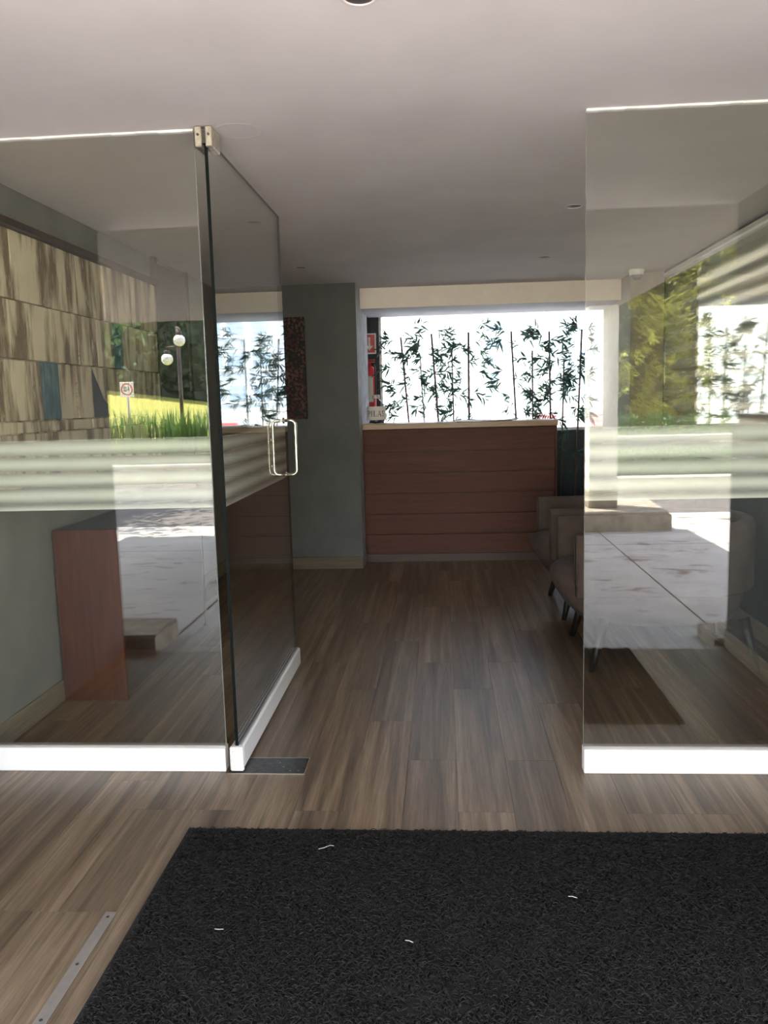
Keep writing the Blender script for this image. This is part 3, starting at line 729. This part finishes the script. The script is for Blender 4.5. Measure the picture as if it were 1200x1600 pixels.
# long side window of glossy glass with a striped frosted film, in the right wall
w4f = newbm(); box(w4f, XR+.0, XR+.05, 3.06, YC, .956, .985, bev=.002)
w4 = struct('window_4', w4f, M['white'])
obj('top_channel', bx(XR-.012, XR+.05, 3.06, YC-.002, 2.285, 2.314, bev=.002), M['white'], w4)
obj('glass_pane', bx(XR+.004, XR+.012, 3.062, YC-.002, .985, 2.286), M['panelglass'], w4)
obj('frosted_film', bx(XR+.0125, XR+.0135, 3.062, YC-.002, .985, 2.286), M['wallfilm'], w4)

# ------------------------------------------------------------------ ceiling fittings
def downlight(x, y, label):
    t = thing('downlight', label, 'downlight', (x, y, H), 'recessed ceiling downlights')
    obj('trim_ring', lathe(newbm(), x, y, [(.037, H-.0004), (.037, H-.004), (.045, H-.003), (.048, H-.0004)], 28), M['ceiling'], t)
    obj('recess_shade', lathe(newbm(), x, y, [(0, H-.001), (.036, H-.001), (.036, H-.0003)], 24), M['black'], t)  # flat black disc: the recess shade as colour, the ceiling stays solid
downlight(.68, 4.45, 'recessed downlight above the armchairs, nearer to the glass panel'); downlight(.71, 5.96, 'recessed downlight in front of the counter right end')
downlight(-.98, 6.02, 'recessed downlight in front of the grey column'); downlight(-.97, 4.50, 'recessed downlight seen through the open glass door')
downlight(-.18, 2.12, 'recessed downlight in the porch ceiling above the doormat')
cc = thing('security_camera', 'white dome security camera on the ceiling before the pilaster', 'camera', (1.5, 6.72, H))
obj('camera_base', lathe(newbm(), 1.5, 6.72, [(0, H-.0003), (.055, H-.0003), (.057, H-.012), (.052, H-.040), (.046, H-.044), (0, H-.044)], 32), M['white'], cc)
obj('dome', lathe(newbm(), 1.5, 6.72, [(.044, H-.044), (.042, H-.060), (.030, H-.076), (0, H-.083)], 28), M['darksteel'], cc)

# ------------------------------------------------------------------ outdoors in front (seen mirrored in the glass)
def leaves(n, pts, dirs, ln, wd, seed):
    r = np.random.RandomState(seed)
    d = dirs/ (np.linalg.norm(dirs, axis=1, keepdims=True)+1e-9)
    s = np.cross(d, r.normal(size=(n, 3))); s /= np.linalg.norm(s, axis=1, keepdims=True)+1e-9
    l = ln*r.uniform(.6, 1.3, (n, 1)); w = wd*r.uniform(.6, 1.3, (n, 1))
    V = np.stack([pts, pts+d*l*.45+s*w/2, pts+d*l, pts+d*l*.45-s*w/2], 1).reshape(-1, 3)
    return V, np.arange(n*4).reshape(-1, 4)
def conifer(x, y, z0, h, rad, seed, label):
    t = thing('conifer', label, 'tree', (x, y, z0))
    obj('trunk', tube(newbm(), [(x, y, z0), (x+.03, y, z0+h*.5), (x, y, z0+h*.95)], [.13, .09, .02], 8), M['bark'], t)
    r = np.random.RandomState(seed); nb = 260
    P = []; D = []
    obj('shade_core', lathe(newbm(), x, y, [(rad*.30, z0+.35), (rad*.55, z0+.9), (rad*.50, z0+h*.4), (rad*.25, z0+h*.75), (0, z0+h*.95)], 10), M['darkleaf'], t)  # solid dark cone painting in the shade between the sprays
    for i in range(nb):
        f = r.rand()**.9; z = z0 + .35 + f*(h-.45); R_ = rad*(1-f**1.8)*r.uniform(.8, 1.15)+.12; a = r.rand()*2*PI
        m_ = 80; q = r.uniform(.35, 1, m_)**.8
        px = x + R_*q*math.cos(a); py = y + R_*q*math.sin(a); pz = z + .45*q - .75*q*q
        sp_ = .03 + .09*(1-q)
        P.append(np.stack([px+r.normal(0, 1, m_)*sp_, py+r.normal(0, 1, m_)*sp_, pz+r.normal(0, 1, m_)*sp_], 1))
        D.append(np.stack([math.cos(a)+r.normal(0, .45, m_), math.sin(a)+r.normal(0, .45, m_), -.5+r.normal(0, .35, m_)], 1))
    P = np.concatenate(P); D = np.concatenate(D)
    V, F = leaves(len(P), P, D, .16, .04, seed+1)
    c = npmesh('crown', V, F, M['conifer'], t); c['kind'] = 'stuff'
def hedge(name, label, x0, x1, y0, y1, z0, z1, n, ln, wd, mt, seed):
    t = thing(name, label, 'hedge', ((x0+x1)/2, (y0+y1)/2, z0))
    obj('hedge_core', bx(x0+.1, x1-.1, y0+.1, y1-.1, z0, z1-.08), M['darkleaf'], t)
    r = np.random.RandomState(seed); P = r.uniform((x0, y0, z0), (x1, y1, z1), (n, 3)); P[:, 1] = np.minimum(P[:, 1], y1-.02)
    k = r.rand(n); yy = r.rand(n)
    fr_ = k < .62; P[fr_, 1] = y1 - .12*np.abs(r.normal(size=fr_.sum())); tp_ = (k > .8); P[tp_, 2] = z1 - .07*np.abs(r.normal(size=tp_.sum()))
    D = r.normal(size=(n, 3)) + np.array([0, .5, .4])
    V, F = leaves(n, P, D, ln, wd, seed+1)
    c = npmesh('foliage', V, F, mt, t); c['kind'] = 'stuff'
# stone island with the canopy column
isl = prism(newbm(), [(.75, -4.05), (2.42, -4.02), (2.36, -2.78), (.85, -2.75)], 'z', -.2, .165)
bmesh.ops.bevel(isl, geom=isl.edges[:], offset=.03, segments=2, affect='EDGES')
tag(obj('kerb_island', isl, M['stone']), 'rough stone island at the foot of the canopy column', 'kerb island')
cl = thing('canopy_column', 'square cream column holding up the canopy corner', 'column', (1.73, -3.36, .166))
obj('column_shaft', bx(1.58, 1.88, -3.51, -3.21, .36, H-.001), M['column'], cl)
cbm = newbm(); box(cbm, 1.575, 1.885, -3.515, -3.205, .166, .36, bev=.01); obj('column_base', cbm, M['stone'], cl)
def stone(name, label, x0, x1, y0, y1, z1, seed):
    r = random.Random(seed); b = bx(x0, x1, y0, y1, -.2, z1, bev=.012)
    bmesh.ops.subdivide_edges(b, edges=b.edges[:], cuts=2)
    for v in b.verts:
        if v.co.z > -.02: v.co += Vector((r.uniform(-1, 0)*.012, r.uniform(-1, 1)*.008, r.uniform(-1, .4)*.012))
    tag(obj(name, b, M['stone']), label, 'kerb stone')
stone('kerb_stone', 'rough kerb stone outside the left end of the porch floor', -2.35, -1.66, 1.04, 1.435, .085, 5)
stone('kerb_stone', 'rough kerb stone outside the right end of the porch floor', 1.47, 2.1, 1.10, 1.435, .045, 6)
# right side planting
struct('kerb_wall', bx(2.0, 16, -5.80, -5.55, -.2, .27, bev=.01), M['kerb'])
hedge('clipped_hedge', 'low clipped green hedge behind the beige kerb wall', 2.0, 12, -6.5, -5.88, 0, .60, 9000, .06, .03, M['midleaf'], 21)
struct('garden_wall', bx(2.0, 16, -7.45, -7.20, -.2, .75, bev=.006), M['kerb'])
struct('upper_bed', bx(2.0, 18, -14, -7.45, -.2, .70), M['grass'])
def shrub(x, y, z0, h, r0, seed, label):
    t = thing('shrub', label, 'shrub', (x, y, z0), 'low shrubs in front of the conifers')
    r = np.random.RandomState(seed); n = 700; P = r.normal(size=(n, 3)); P /= np.linalg.norm(P, axis=1, keepdims=True); P *= r.uniform(.4, 1, (n, 1))
    D = P + r.normal(size=(n, 3))*.5; P = P*np.array([r0, r0, h/2]) + np.array([x, y, z0+h/2])
    V, F = leaves(n, P, D, .075, .04, seed+1); c = npmesh('foliage', V, F, M['midleaf'], t); c['kind'] = 'stuff'
    obj('woody_stem', tube(newbm(), [(x, y, z0), (x+.02, y, z0+h*.6)], [.02, .01], 6), M['bark'], t)
for i, xx in enumerate((2.6, 3.15, 3.7, 4.3, 4.9)): shrub(xx, -8.7+.1*(i % 2), .70, .34, .30, 40+i, 'low leafy shrub on the raised bed, %s one from the canopy column' % ('first', 'second', 'third', 'fourth', 'fifth')[i])
conifer(3.25, -10.3, .70, 6.5, 1.05, 60, 'yellow green conifer behind the canopy column, nearest to it'); conifer(5.35, -10.7, .70, 7.0, 1.15, 61, 'yellow green conifer in the middle of the three behind the shrubs')
conifer(7.6, -10.5, .70, 6.2, 1.15, 62, 'yellow green conifer farthest from the canopy column')
hedge('tall_hedge', 'tall dark backdrop hedge added behind the yellow green conifers', 2.9, 15, -14.6, -13.2, .2, 6.0, 13000, .22, .12, M['darkleaf'], 23)  # added backdrop that keeps the gaps between the conifers dark
# left side: roadway, strap plants, lamp, sign, lawn and tall trees
struct('bounce_drive', bx(-2.3, 2.0, -45, -5.55, -.25, -.031), M['concrete'])  # unseen pale drive behind the camera, added to bounce sunlight into the porch
struct('left_roadway', bx(-20, -2.3, -9.3, -3.68, -.2, -.027), M['asphalt'])
struct('bed_kerb', bx(-20, -2.4, -9.45, -9.3, -.2, .32, bev=.01), M['kerb'])
struct('plant_bed', bx(-20, -2.4, -10.8, -9.45, -.2, .50), M['soil'])
lx = np.linspace(-26, -2.4, 40); ly = np.linspace(-10.8, -30, 30)
GX, GY = np.meshgrid(lx, ly); kk = np.clip(.080 + .0115*(-8-GX), .0, .16); GZ = .52 + (-10.8-GY)*kk*np.clip(1.0-(np.maximum(0, -23-GY)*.08), 0, 1)
V = np.stack([GX, GY, GZ], -1).reshape(-1, 3); nx = 40
F = np.array([[j*nx+i, (j+1)*nx+i, (j+1)*nx+i+1, j*nx+i+1] for j in range(29) for i in range(39)])
lw = npmesh('lawn', V, F, M['grass']); lw['kind'] = 'structure'
for p in lw.data.polygons: p.use_smooth = True
ORD = ['first', 'second', 'third', 'fourth', 'fifth', 'sixth', 'seventh', 'eighth', 'ninth', 'tenth', 'eleventh', 'twelfth', 'thirteenth', 'fourteenth', 'fifteenth']
def strap_clump(x, y, seed, lab):
    t = thing('strap_leaf_plant', lab, 'plant', (x, y, .50), 'strap leaved plants along the lawn')
    r = np.random.RandomState(seed); n = 90; V = []; F = []
    for i in range(n):
        a = r.rand()*2*PI; l = r.uniform(.55, .98); w = r.uniform(.014, .026); b0 = np.array([x+r.normal(0, .12), y+r.normal(0, .09), .49]); lean = r.uniform(.05, .45)
        d = np.array([math.cos(a), math.sin(a), 0]); s_ = np.array([-d[1], d[0], 0]); base = len(V)
        for f, ww in ((0, 1), (.5, 1), (.8, .7), (1, .05)):
            c = b0 + d*lean*l*f*f + np.array([0, 0, l*(f - .25*lean*f*f)]); V += [c+s_*w*ww/2, c-s_*w*ww/2]
        for k in range(3): F.append([base+2*k, base+2*k+1, base+2*k+3, base+2*k+2])
    c = npmesh('blades', np.array(V), np.array(F), M['strap'], t); c['kind'] = 'stuff'
for i in range(24): strap_clump(-9.2 + i*.30 + rnd.uniform(-.05, .05), -9.95 + rnd.uniform(-.22, .22), 200+i, 'green strap leaved plant, %s to the %s of the garden lamp' % ((ORD[i-12], 'right') if i >= 12 else (ORD[11-i], 'left')))
lp = thing('garden_lamp', 'dark garden lamp post with two white globes at the lawn', 'lamp', (-5.66, -12.0, .60))
obj('post', tube(newbm(), [(-5.66, -12.0, .55), (-5.66, -12.0, 3.10)], .042, 12), M['post'], lp)
for gx, gz, hx in ((-5.60, 2.80, .02), (-5.89, 2.41, -.18)):
    a = obj('lamp_arm', tube(newbm(), [(-5.66, -11.97, gz+.27), (gx, -11.93, gz+.25), (gx, -11.90, gz+.16)], .018, 8), M['post'], lp)
    obj('fitter_cap', tube(newbm(), [(gx, -11.90, gz+.10), (gx, -11.90, gz+.19)], .06, 14), M['post'], a)
    g_ = newbm(); bmesh.ops.create_uvsphere(g_, u_segments=24, v_segments=14, radius=.125, matrix=Matrix.Translation((gx, -11.90, gz)))
    obj('globe', g_, M['globe'], lp, smooth=True)
si_ = thing('speed_limit_sign', 'square white speed limit sign with 10 in a red ring', 'sign', (-6.93, -12.2, .6))
obj('sign_post', tube(newbm(), [(-6.93, -12.23, .55), (-6.93, -12.23, 1.9)], .028, 10), M['alu'], si_)
pln = obj('sign_plate', bx(-7.085, -6.775, -12.20, -12.192, 1.63, 1.96, bev=.003), M['signwhite'], si_)
rg = newbm()
n = 40
ro = [[rg.verts.new((-6.93 + rr_*math.cos(2*PI*k/n), yy, 1.80 + rr_*math.sin(2*PI*k/n))) for k in range(n)] for rr_, yy in ((.133, -12.1915), (.133, -12.189), (.105, -12.189), (.105, -12.1915))]
for a, b_ in zip(ro, ro[1:]+ro[:1]):
    for k in range(n): rg.faces.new((a[k], a[(k+1) % n], b_[(k+1) % n], b_[k]))
obj('red_ring', rg, M['red'], pln)
def text_mesh(txt, size, origin):
    cu = bpy.data.curves.new('t', 'FONT'); cu.body = txt; cu.size = size; cu.align_x = 'CENTER'; cu.align_y = 'CENTER'; cu.extrude = .001; cu.offset = size*.03
    to = bpy.data.objects.new('t', cu); COL.objects.link(to); dg = bpy.context.evaluated_depsgraph_get()
    me = bpy.data.meshes.new_from_object(to.evaluated_get(dg)); bpy.data.objects.remove(to)
    b = newbm(); b.from_mesh(me); bpy.data.meshes.remove(me); bpy.data.curves.remove(cu)
    for v in b.verts: v.co = Vector((origin[0]-v.co.x, origin[1]+v.co.z, origin[2]+v.co.y))
    return b
obj('sign_number', text_mesh('10', .15, (-6.93, -12.1905, 1.805)), M['ink'], pln)
hedge('tall_hedge', 'tall dark green hedge along the top of the sunny lawn', -24, -7.6, -26.5, -23.5, .8, 8.5, 18000, .30, .17, M['darkleaf'], 25)
def broad_tree(x, y, z0, h, cr, seed, label):
    t = thing('shade_tree', label, 'tree', (x, y, z0))
    obj('trunk', tube(newbm(), [(x, y, z0), (x+.3, y+.1, z0+h*.35), (x+1.2, y+.1, z0+h*.7)], [.2, .15, .07], 9), M['bark'], t)
    r = np.random.RandomState(seed); n = 9000; c0 = r.normal(size=(26, 3))*np.array([cr*.55, cr*.55, h*.13]) + np.array([x+1.3, y+.1, z0+h*.72])
    P = c0[r.randint(0, 26, n)] + r.normal(size=(n, 3))*.42; D = r.normal(size=(n, 3))
    V, F = leaves(n, P, D, .16, .09, seed+1); c = npmesh('crown', V, F, M['midleaf'], t); c['kind'] = 'stuff'
broad_tree(-7.0, -6.3, -.03, 6.5, 3.4, 77, 'broad leafy tree shading the left roadway')

# ------------------------------------------------------------------ behind the back window
struct('rear_yard', bx(-30, 40, YB+.2, 60, -.25, -.03), M['rearyard'])
struct('rear_wall', bx(-30, 40, 15.0, 15.2, -.2, 1.32), M['white'])
def building(name, label, x0, x1, y0, y1, z1, wins, wallm):
    t = thing(name, label, 'building', ((x0+x1)/2, (y0+y1)/2, 0))
    obj('wall', bx(x0, x1, y0, y1, 0, z1), M[wallm], t); obj('roof_slab', bx(x0-.2, x1+.2, y0-.2, y1+.2, z1, z1+.25), M[wallm], t)
    for (wx, wz, ww, wh) in wins:
        f = obj('window', bx(wx-ww/2-.08, wx+ww/2+.08, y0-.05, y0-.001, wz-wh/2-.08, wz+wh/2+.08), M['white'], t)
        obj('pane', bx(wx-ww/2, wx+ww/2, y0-.06, y0-.051, wz-wh/2, wz+wh/2), M['bluewin'], f)
M['bluewin'] = flat('blue_window_glass', (0.18, 0.26, 0.38), 0.15)
M['shadedbuild'] = flat('bluish_shade_render', (0.34, 0.37, 0.44), 0.8, var=0.05)  # the bluish shade on this building's face is put into its wall colour
building('apartment_block', 'far white apartment block with one column of blue windows', -14, 5.2, 46, 54, 12, [(2.9, z, .95, .55) for z in (1.6, 2.5, 3.4, 4.3, 5.2)], 'white')
building('apartment_block', 'shaded bluish apartment block far behind the right of the back window', 5.3, 9.0, 36, 44, 7.5, [(x_, z, .8, .7) for x_ in (6.1, 7.2, 8.2) for z in (1.9, 3.3, 4.7, 6.1)], 'shadedbuild')
def barrier(x, y, label):
    t = thing('road_barrier', label, 'barrier', (x, y, -.03), 'red and white road barriers behind the window')
    for k, (a, b_, mt) in enumerate(((-.03, .35, 'red'), (.35, .55, 'signwhite'), (.55, .78, 'red'), (.78, .88, 'signwhite'), (.88, 1.15, 'red'))):
        w = .26 - .03*k; obj('band', bx(x-w, x+w, y-.2+.03*k, y+.2-.03*k, a+.001, b_, bev=.01), M[mt], t)
barrier(1.38, 11.5, 'red and white plastic barrier outside the window, the left one of two'); barrier(2.12, 11.5, 'red and white plastic barrier outside the window, the right one of two')
